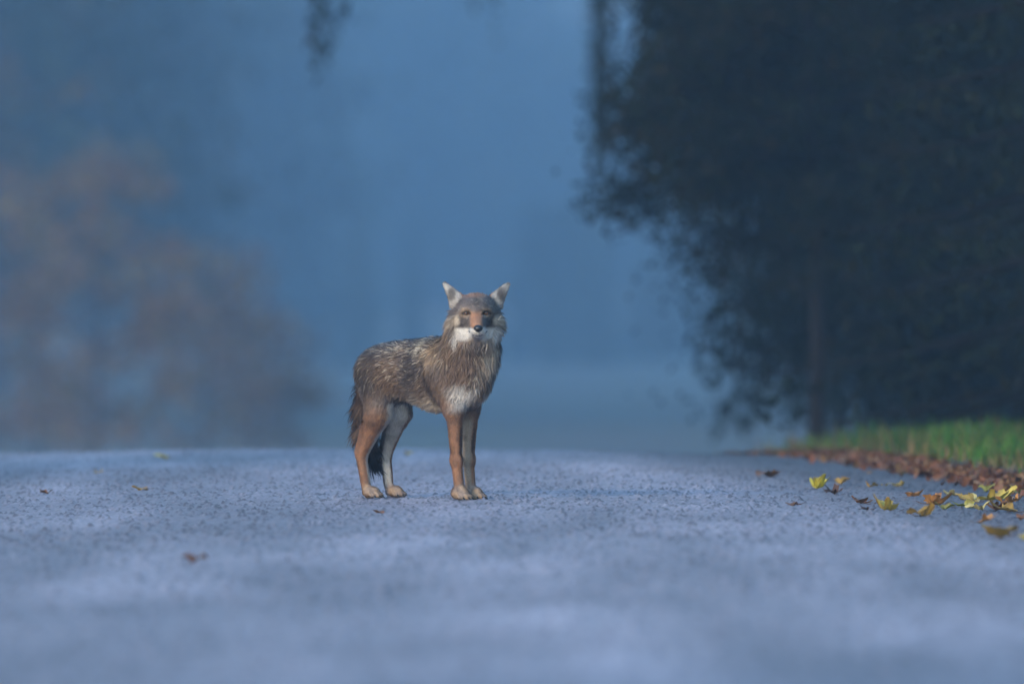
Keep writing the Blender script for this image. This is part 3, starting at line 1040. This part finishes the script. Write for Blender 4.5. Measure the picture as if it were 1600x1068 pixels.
def coat(P, N, wt):
    """coat colour and fur length for points on the animal (markings follow its anatomy)"""
    a, l, z = P[:, 0], P[:, 1], P[:, 2]
    al = np.abs(l)
    W = {p: wt[:, i] for i, p in enumerate(PARTS)}
    n1 = vnoise(P, 38.0); n2 = vnoise(P + 5, 90.0); n3 = vnoise(P + 9, 16.0)
    c = np.tile(BROWN, (len(P), 1))
    # flank grey, belly pale, back grizzled
    c = mixc(c, GREY * 0.9, sstep(0.25, 0.75, n3) * 0.7)
    back = sstep(0.50, 0.575, z)
    c = mixc(c, SLATE, back * 0.55)
    band = blob(a, z, 0.025, 0.50, 0.05, 0.10)        # darker band behind the shoulder
    c = mixc(c, DARK, band * 0.45)
    c = mixc(c, DARK, blob(a, z, -0.205, 0.50, 0.06, 0.09) * 0.5)
    c = mixc(c, PALE * 0.85, (1 - sstep(0.34, 0.41, z + 0.03 * (n1 - .5))) * (1 - sstep(0.15, 0.19, a)) * np.clip(1 - (W['thigh'] + W['hindleg'] + W['foreleg']) * 1.3, 0, 1))
    c = mixc(c, CREAM, blob(a, z, 0.055, 0.575, 0.014, 0.035, 0.6) * (al > 0.02) * 0.9)
    c = mixc(c, TAN, blob(a, z, 0.13, 0.55, 0.05, 0.06) * 0.5)
    c = mixc(c, TAN, sstep(-0.27, -0.32, a) * sstep(0.30, 0.42, z) * 0.6)
    # dark seam that runs from the withers down behind the shoulder, dark line down the haunch
    c = mixc(c, DARK, np.exp(-((a - (0.105 + 0.35 * (0.50 - z))) / 0.011) ** 2) * sstep(0.36, 0.42, z) * sstep(0.57, 0.53, z) * 0.7)
    c = mixc(c, DARK, np.exp(-((a - (-0.235 + 0.30 * (0.50 - z))) / 0.014) ** 2) * sstep(0.34, 0.42, z) * sstep(0.57, 0.53, z) * 0.5)
    c = mixc(c, DARK, sstep(0.565, 0.60, z + 0.02 * (n1 - .5)) * (a < 0.17) * 0.6)
    # neck and chest
    front = sstep(0.1, 0.7, N[:, 0] * 0.9 + 0.15)
    nk = W['neck']
    c = mixc(c, TAN, nk * 0.35 * (1 - front))
    c = mixc(c, srgb(126, 103, 87), sstep(0.15, 0.25, a) * (z > 0.36) * (1 - W['head']) * 0.5)
    chest = sstep(0.20, 0.27, a) * sstep(0.31, 0.36, z) * (1 - sstep(0.39, 0.47, z + 0.08 * (n1 - .5)))
    c = mixc(c, WHITE, chest * (0.15 + 0.85 * sstep(0.010, 0.034, al)))
    thr = blob(np.abs(l + 0.005), z, 0, 0.555, 0.04, 0.09) * sstep(0.24, 0.30, a)
    c = mixc(c, PALE, thr * 0.85)
    # legs
    fleg = W['foreleg'] * (1 - sstep(0.25, 0.40, z + 0.05 * (n1 - 0.5)))
    inner = sstep(0.15, 0.75, -np.sign(l) * N[:, 1])
    c = mixc(c, RUFOUS, np.clip(fleg * 1.2, 0, 1))
    c = mixc(c, BROWN, fleg * sstep(0.45, 0.75, n2) * 0.4)
    c = mixc(c, BROWN, fleg * sstep(0.22, 0.34, z) * 0.5)
    c = mixc(c, PALE * 0.68, np.clip(fleg * 1.2, 0, 1) * inner * 0.85)
    c = mixc(c, DARK, fleg * blob(np.sign(l) * N[:, 1], z, -0.05, 0.22, 0.30, 0.07) * (N[:, 0] > 0) * 0.75)
    hl = np.clip(W['hindleg'] * 1.2, 0, 1)
    th = W['thigh'] * (1 - sstep(0.36, 0.44, z))
    c = mixc(c, RUFOUS, th * sstep(0.37, 0.25, z + 0.06 * (n1 - .5)) * 0.7)
    c = mixc(c, RUFOUS * (0.95), hl * sstep(0.38, 0.25, z + 0.06 * (n1 - .5)))
    c = mixc(c, BROWN, hl * sstep(0.45, 0.75, n2) * 0.35)
    inn = -np.sign(l) * N[:, 1]
    lg = np.clip(hl + th, 0, 1)
    c = mixc(c, srgb(122, 112, 108), lg * sstep(0.1, 0.6, inn) * 0.9)  # inner hind legs greyed: shade put into the coat colour
    c = mixc(c, WHITE * 0.9, lg * sstep(0.35, 0.7, inn * 0.55 + N[:, 0] * 0.8) * sstep(-0.25, 0.15, inn) * 0.9)
    c = mixc(c, DARK, np.clip(hl + fleg, 0, 1) * sstep(0.55, 0.95, n1) * 0.35)
    c = mixc(c, BROWN * 0.8, hl * sstep(0.1, 0.9, -N[:, 0]) * 0.35)
    pw = np.clip(W['paw'] * 1.3, 0, 1)
    c = mixc(c, srgb(168, 145, 128), pw)
    c = mixc(c, DARK, pw * sstep(0.012, 0.004, z) * 0.8)
    c = mixc(c, DARK, pw * sstep(0.5, 0.9, np.abs(N[:, 1])) * (N[:, 0] > 0.1) * 0.45)
    c = mixc(c, TAN, pw * sstep(0.5, 0.7, n1) * 0.5)
    # tail
    tl = np.clip(W['tail'] * 1.25, 0, 1)
    c = mixc(c, srgb(88, 70, 58), tl)
    c = mixc(c, DARK, tl * sstep(0.4, 0.65, n1) * 0.6)
    c = mixc(c, BLACK, tl * np.maximum(sstep(0.24, 0.15, z), sstep(-0.2, -0.8, N[:, 0]) * 0.7))
    # head
    h = P - HEAD0
    hx, hy, hz = h @ HX, h @ HY, h @ HZ
    ahx = np.abs(hx)
    hd = np.clip((W['head'] + W['muzzle']) * 1.15, 0, 1)
    hd = np.maximum(hd, sstep(-0.102, -0.078, hz + 0.03 * (n1 - .5)) * sstep(-0.03, 0.0, hy) * (1 - sstep(0.07, 0.10, ahx)) * (1 - W['ear']))
    f = np.tile(srgb(112, 100, 93), (len(P), 1))
    f = mixc(f, SLATE, sstep(0.4, 0.7, n1) * 0.5)
    f = mixc(f, PALE * 0.8, sstep(0.6, 0.85, n2) * 0.4)
    f = mixc(f, DARK, blob(ahx, hz, 0.0, 0.055, 0.012, 0.03) * 0.4)
    f = mixc(f, RUFOUS * 0.9, sstep(0.058, 0.078, hz) * 0.9)
    f = mixc(f, DARK, blob(ahx, hz, 0.058, -0.022, 0.034, 0.020) * (0.10 + 0.50 * sstep(0.35, 0.65, n2)))     # dark cheek smudge
    f = mixc(f, PALE, blob(ahx, hz, 0.076, -0.018, 0.016, 0.018) * 0.8)
    f = mixc(f, TAN, sstep(0.084, 0.100, ahx) * 0.85)
    f = mixc(f, TAN, blob(ahx, hz, 0.037, 0.010, 0.022, 0.017, 0.4) * 0.35)
    f = mixc(f, RUFOUS, (1 - sstep(0.013, 0.026, ahx)) * sstep(-0.052, -0.036, hz) * (1 - sstep(-0.002, 0.022, hz)))
    wh = (1 - sstep(-0.050, -0.036, hz + 0.25 * np.maximum(0.03 - ahx, 0))) 
    f = mixc(f, WHITE, wh * (1 - sstep(0.070, 0.098, ahx)))
    f = mixc(f, srgb(150, 136, 126), sstep(-0.070, -0.092, hz + 0.02 * (n1 - .5)) * 0.7)
    f = mixc(f, BLACK, blob(ahx, hz, 0.036, 0.0088, 0.0165, 0.0088, 0.3) * 0.97)
    f = mixc(f, DARK, blob(ahx, hz, 0.030, 0.0195, 0.016, 0.004, 0.6) * 0.5)
    f = mixc(f, DARK, blob(ahx, hz, 0.022, 0.006, 0.005, 0.006) * 0.6)
    c = mixc(c, 0, 0 * a) * (1 - hd[:, None]) + f * hd[:, None]
    # ears
    er = np.clip(W['ear'] * 1.1, 0, 1)
    fr = sstep(-0.2, 0.35, N @ HY)
    e = np.tile(RUFOUS * 0.85, (len(P), 1))
    e = mixc(e, WHITE * 0.52, fr * sstep(0.040, 0.052, ahx + 0.0 * hz - 0.35 * (hz - 0.05)))
    e = mixc(e, SLATE * 0.7, fr * blob(ahx, hz, 0.088, 0.074, 0.016, 0.026, 0.5) * 0.85)
    e = mixc(e, DARK, sstep(0.108, 0.118, hz) * 0.7)
    e = mixc(e, DARK, (1 - np.abs(N @ HY)) ** 2 * 0.55)
    c = c * (1 - er[:, None]) + e * er[:, None]
    # fur length
    L = 0.030 * W['body'] + 0.038 * W['neck'] + 0.018 * W['head'] + 0.006 * W['muzzle'] + 0.010 * W['ear'] + 0.014 * W['foreleg'] + 0.026 * W['thigh'] * (0.4 + 0.6 * sstep(0.30, 0.45, z)) + 0.013 * W['hindleg'] + 0.006 * W['paw'] + 0.050 * W['tail']
    L = L * np.where(W['foreleg'] > 0.5, 0.55 + 0.9 * sstep(0.25, 0.42, z), 1)
    L = L * np.where(W['hindleg'] > 0.5, 0.6 + 0.9 * sstep(0.2, 0.33, z), 1)
    L = L * (1 + 1.1 * W['head'] * sstep(0.06, 0.09, ahx))
    L = np.where((hy > 0.035) & (hd > 0.5), np.minimum(L, 0.006), L)
    return np.clip(c, 0.003, 0.9), L, W


def build_coyote():
    cx_, cy_ = (665 - 800) * DC / FPX, DC
    root = empty('coyote', (cx_, cy_, float(road_z(cx_, cy_)) + 0.0035), -math.pi / 4)
    tag(root, 'grizzled brown coyote standing on the asphalt road, looking at the viewer', 'coyote')
    N = grad_at(BV)
    fl, wt = flow_and_parts(BV)
    col, L, W = coat(BV, N, wt)
    me = make_mesh('body', BV, BQ, col)
    obj('body', me, mat_attr('coat_skin', rough=0.8, spec=0.15), root)

    # fur: flat tapering locks of hair that follow the lie of the coat
    rng = np.random.default_rng(2)
    tri = np.concatenate([BQ[:, [0, 1, 2]], BQ[:, [0, 2, 3]]])
    A, B, C = BV[tri[:, 0]], BV[tri[:, 1]], BV[tri[:, 2]]
    area = np.linalg.norm(np.cross(B - A, C - A), axis=1) * 0.5
    Lt = L[tri[:, 0]]
    dens = area / np.clip(Lt, 0.007, 0.04) ** 1.0
    n = 190000
    pick = rng.choice(len(tri), n, p=dens / dens.sum())
    r1, r2 = rng.random(n), rng.random(n)
    fsw = r1 + r2 > 1
    r1[fsw], r2[fsw] = 1 - r1[fsw], 1 - r2[fsw]
    P = A[pick] + r1[:, None] * (B - A)[pick] + r2[:, None] * (C - A)[pick]
    Nn = grad_at(P)
    fl, wt = flow_and_parts(P)
    c, L, W = coat(P, Nn, wt)
    h = P - HEAD0
    # keep the eyes and nose clear
    ahx, hz, hy = np.abs(h @ HX), h @ HZ, h @ HY
    clear = (((ahx - 0.036) / 0.0125) ** 2 + ((hz - 0.0088) / 0.0068) ** 2 < 1) & (hy > 0.02)
    clear |= ((h @ HX - 0.007) ** 2 + (hz + 0.047) ** 2 < 0.0135 ** 2) & (hy > 0.13)
    keep = ~clear & (P[:, 2] > 0.006)
    P, Nn, fl, c, L = P[keep], Nn[keep], fl[keep], c[keep], L[keep]
    W = {k: v[keep] for k, v in W.items()}
    n = len(P)
    # wander the direction in clumps
    wob = np.stack([vnoise(P + o, 30.0) for o in (1.3, 7.7, 4.1)], -1) - 0.5
    d = fl + wob * 0.7 + rng.normal(size=(n, 3)) * 0.24
    d -= (d * Nn).sum(1, keepdims=True) * Nn
    d /= np.linalg.norm(d, axis=1, keepdims=True) + 1e-9
    lift = rng.uniform(0.08, 0.50, n) * (1 + 0.5 * W['tail'])
    L = L * rng.uniform(0.45, 1.4, n)
    wd = np.clip(0.0008 + 0.028 * L, 0.0008, 0.0017) * rng.uniform(0.6, 1.2, n)
    s = np.cross(d, Nn)
    s = s + Nn * rng.normal(size=(n, 1)) * 0.35
    s /= np.linalg.norm(s, axis=1, keepdims=True)
    base = P - Nn * 0.002
    mid = P + (d * 0.55 + Nn * (lift * 0.65)[:, None]) * L[:, None]
    tip = P + (d * 1.0 + Nn * (lift * 0.85)[:, None]) * L[:, None] + np.array([0, 0, -0.06])[None] * L[:, None]
    V = np.stack([base - s * wd[:, None], base + s * wd[:, None], mid + s * wd[:, None] * .8, mid - s * wd[:, None] * .8, tip], 1)
    fn = np.cross(V[:, 1] - V[:, 0], V[:, 3] - V[:, 0])
    bad = (fn * Nn).sum(1) < 0
    V[bad] = V[bad][:, [1, 0, 3, 2, 4]]
    b = np.arange(n) * 5
    Q = np.stack([b, b + 1, b + 2, b + 3], -1)
    T = np.stack([b + 3, b + 2, b + 4], -1)
    # grizzle: banded guard hairs on back, flank and neck; plain underfur elsewhere
    gz = np.clip((W['body'] + W['neck'] * .8 + 0.6 * W['thigh'] * (P[:, 2] > .36) + 0.4 * W['tail'] + 0.35 * W['head']), 0, 1) * sstep(0.36, 0.46, P[:, 2])
    gz = gz * (1 - 0.75 * sstep(0.25, 0.45, c.mean(1)))
    u = rng.random(n) + 0.35 * (vnoise(P + 3, 60.0) - 0.5)
    cr = c * rng.uniform(0.75, 1.2, (n, 1))
    top = sstep(0.5, 0.58, P[:, 2]) * W['body']
    dk = gz * (u < 0.20 + 0.18 * top)
    lt = gz * (u > 0.97 - 0.25 * top)
    root_c = mixc(cr, np.array(DARK), dk * 0.85)
    mid_c = mixc(mixc(cr, np.array(DARK), dk * 0.7), np.array(CREAM), lt * 0.45)
    tip_c = mixc(mixc(cr * 1.05, np.array(BLACK), dk * 0.8), np.array(CREAM), lt * 0.85)
    colr = np.stack([root_c, root_c, mid_c, mid_c, tip_c], 1).reshape(-1, 3)
    me = make_mesh('fur', V.reshape(-1, 3), [Q, T], colr)
    nv = np.repeat(Nn, 5, 0) + np.repeat(d, 5, 0) * 0.25 + np.repeat(s * rng.normal(size=(n, 1)) * 0.30, 5, 0)
    nv /= np.linalg.norm(nv, axis=1, keepdims=True)
    me.normals_split_custom_set_from_vertices(nv.astype(np.float32))
    fo = obj('fur', me, mat_attr('fur', rough=0.55, spec=0.25, transl=0.0), root)
    fo['kind'] = 'stuff'

    # eyes
    eyem = bpy.data.materials.new('amber_eye')
    eyem.use_nodes = True
    nn = eyem.node_tree
    p = nn.nodes['Principled BSDF']
    p.inputs['Roughness'].default_value = 0.08
    p.inputs['Coat Weight'].default_value = 0.6
    at = nn.nodes.new('ShaderNodeAttribute'); at.attribute_name = 'Col'
    nn.links.new(at.outputs['Color'], p.inputs['Base Color'])
    dark = bpy.data.materials.new('black_skin')
    dark.use_nodes = True
    p = dark.node_tree.nodes['Principled BSDF']
    p.inputs['Base Color'].default_value = (0.008, 0.008, 0.009, 1)
    p.inputs['Roughness'].default_value = 0.38
    nz = dark.node_tree.nodes.new('ShaderNodeTexNoise'); nz.inputs['Scale'].default_value = 900
    bp = dark.node_tree.nodes.new('ShaderNodeBump'); bp.inputs['Strength'].default_value = 0.25; bp.inputs['Distance'].default_value = 0.001
    dark.node_tree.links.new(nz.outputs['Fac'], bp.inputs['Height'])
    dark.node_tree.links.new(bp.outputs[0], p.inputs['Normal'])

    def sphere_pts(nu=20, nv_=14):
        V = []
        for i in range(nv_ + 1):
            t = math.pi * i / nv_
            for j in range(nu):
                ph = 2 * math.pi * j / nu
                V.append((math.sin(t) * math.cos(ph), math.sin(t) * math.sin(ph), math.cos(t)))
        F = [[i * nu + j, (i + 1) * nu + j, (i + 1) * nu + (j + 1) % nu, i * nu + (j + 1) % nu] for i in range(nv_) for j in range(nu)]
        return np.array(V), np.array(F)
    SV, SF = sphere_pts()
    for s in (-1, 1):
        hy0 = front_surface(s * 0.036, 0.0088)
        cpt = hp(s * 0.036, hy0 - 0.0030, 0.0088)
        # pole of the sphere looks along HY
        V = cpt + 0.0130 * (SV[:, :1] * HX * 1.0 + SV[:, 1:2] * HZ * 0.58 + SV[:, 2:3] * HY * 0.9)
        rr = np.sqrt(SV[:, 0] ** 2 + (SV[:, 1]) ** 2) + (SV[:, 2] < 0) * 1.0
        cc = np.tile(np.array([0.13, 0.052, 0.010]), (len(V), 1))
        cc[rr < 0.42] = (0.004, 0.004, 0.004)
        cc[rr > 0.72] = (0.012, 0.009, 0.008)
        eye = obj('eye', make_mesh('eye', V, SF, cc), eyem, root)
        # dark upper lid line
        ts = np.linspace(-1, 1, 9)
        pts = []
        for t in ts:
            qx = s * 0.036 + t * 0.0125; qz = 0.0088 + 0.0066 * (1 - t * t) - (0.0035 if t * s < 0 else 0.0) * t * t
            pts.append(hp(qx, front_surface(qx, qz) + 0.001, qz))
        V, F, Cp = tube(np.array(pts), 0.0026 * np.array([.4, .8, 1, 1.1, 1.2, 1.1, 1, .8, .4]), 5)
        obj('eyelid', make_mesh('eyelid', V, [F, Cp]), dark, eye)
    # nose
    hyn = front_surface(0.007, -0.045)
    V = SV.copy()
    sx = np.where(V[:, 1] > 0, 1.0, 0.72 + 0.28 * (1 + V[:, 1]))
    V = hp(0.007, hyn - 0.006, -0.047) + 0.0175 * V[:, :1] * sx[:, None] * HX + 0.0145 * V[:, 1:2] * HZ + 0.0155 * V[:, 2:3] * HY
    obj('nose', make_mesh('nose', V, SF), dark, root)
    # mouth line
    pts = []
    for t in np.linspace(-1, 1, 17):
        qx = 0.006 + t * 0.0335
        qz = -0.0735 + 0.0165 * abs(t) ** 2.2
        pts.append(hp(qx, front_surface(qx, qz) + 0.0012, qz))
    V, F, Cp = tube(np.array(pts), np.full(17, 0.0021), 5)
    obj('mouth', make_mesh('mouth', V, [F, Cp]), dark, root)
    # claws
    def claw(p, d_, r):
        q = np.array(p); d_ = np.array(d_, float); d_ /= np.linalg.norm(d_)
        pts = np.array([q, q + d_ * 0.008, q + d_ * 0.014 + np.array([0, 0, -0.004])])
        V, F, Cp = tube(pts, np.array([r, r * .8, r * .25]), 6)
        obj('claw', make_mesh('claw', V, [F, Cp]), dark, root)
    for s, px_ in ((-1, 0.236), (1, 0.216)):
        for dl, da in ((-0.023, 0.012), (-0.008, 0.026), (0.008, 0.026), (0.023, 0.012)):
            claw((px_ + 0.0185 + da, s * 0.046 + dl, 0.0125), (1, dl * 3, -0.35), 0.0038)
    for s, px_ in ((-1, -0.212), (1, -0.230)):
        for dl, da in ((-0.022, 0.010), (-0.0075, 0.024), (0.0075, 0.024), (0.022, 0.010)):
            claw((px_ + 0.0165 + da, s * 0.070 + dl, 0.0120), (1, dl * 3, -0.35), 0.0036)
    return root


build_coyote()

# ------------------------------------------------------------------ misty air
def build_haze():
    x0, x1, y0, y1, z0, z1 = -1700, 1700, -260, 1900, -6, 255
    V = [(x, y, z) for x in (x0, x1) for y in (y0, y1) for z in (z0, z1)]
    F = [(0, 1, 3, 2), (4, 6, 7, 5), (0, 4, 5, 1), (2, 3, 7, 6), (0, 2, 6, 4), (1, 5, 7, 3)]
    me = make_mesh('haze', V, np.array(F), smooth=False)
    m = bpy.data.materials.new('misty_air')
    m.use_nodes = True
    n = m.node_tree
    n.nodes.remove(n.nodes['Principled BSDF'])
    pv = n.nodes.new('ShaderNodeVolumePrincipled')
    pv.inputs['Color'].default_value = (0.53, 0.78, 1.0, 1)
    pv.inputs['Density'].default_value = 0.00122
    pv.inputs['Anisotropy'].default_value = 0.35
    n.links.new(pv.outputs[0], n.nodes['Material Output'].inputs['Volume'])
    tag(obj('haze', me, m), 'blue morning mist filling the valley', 'haze', kind='stuff')


build_haze()
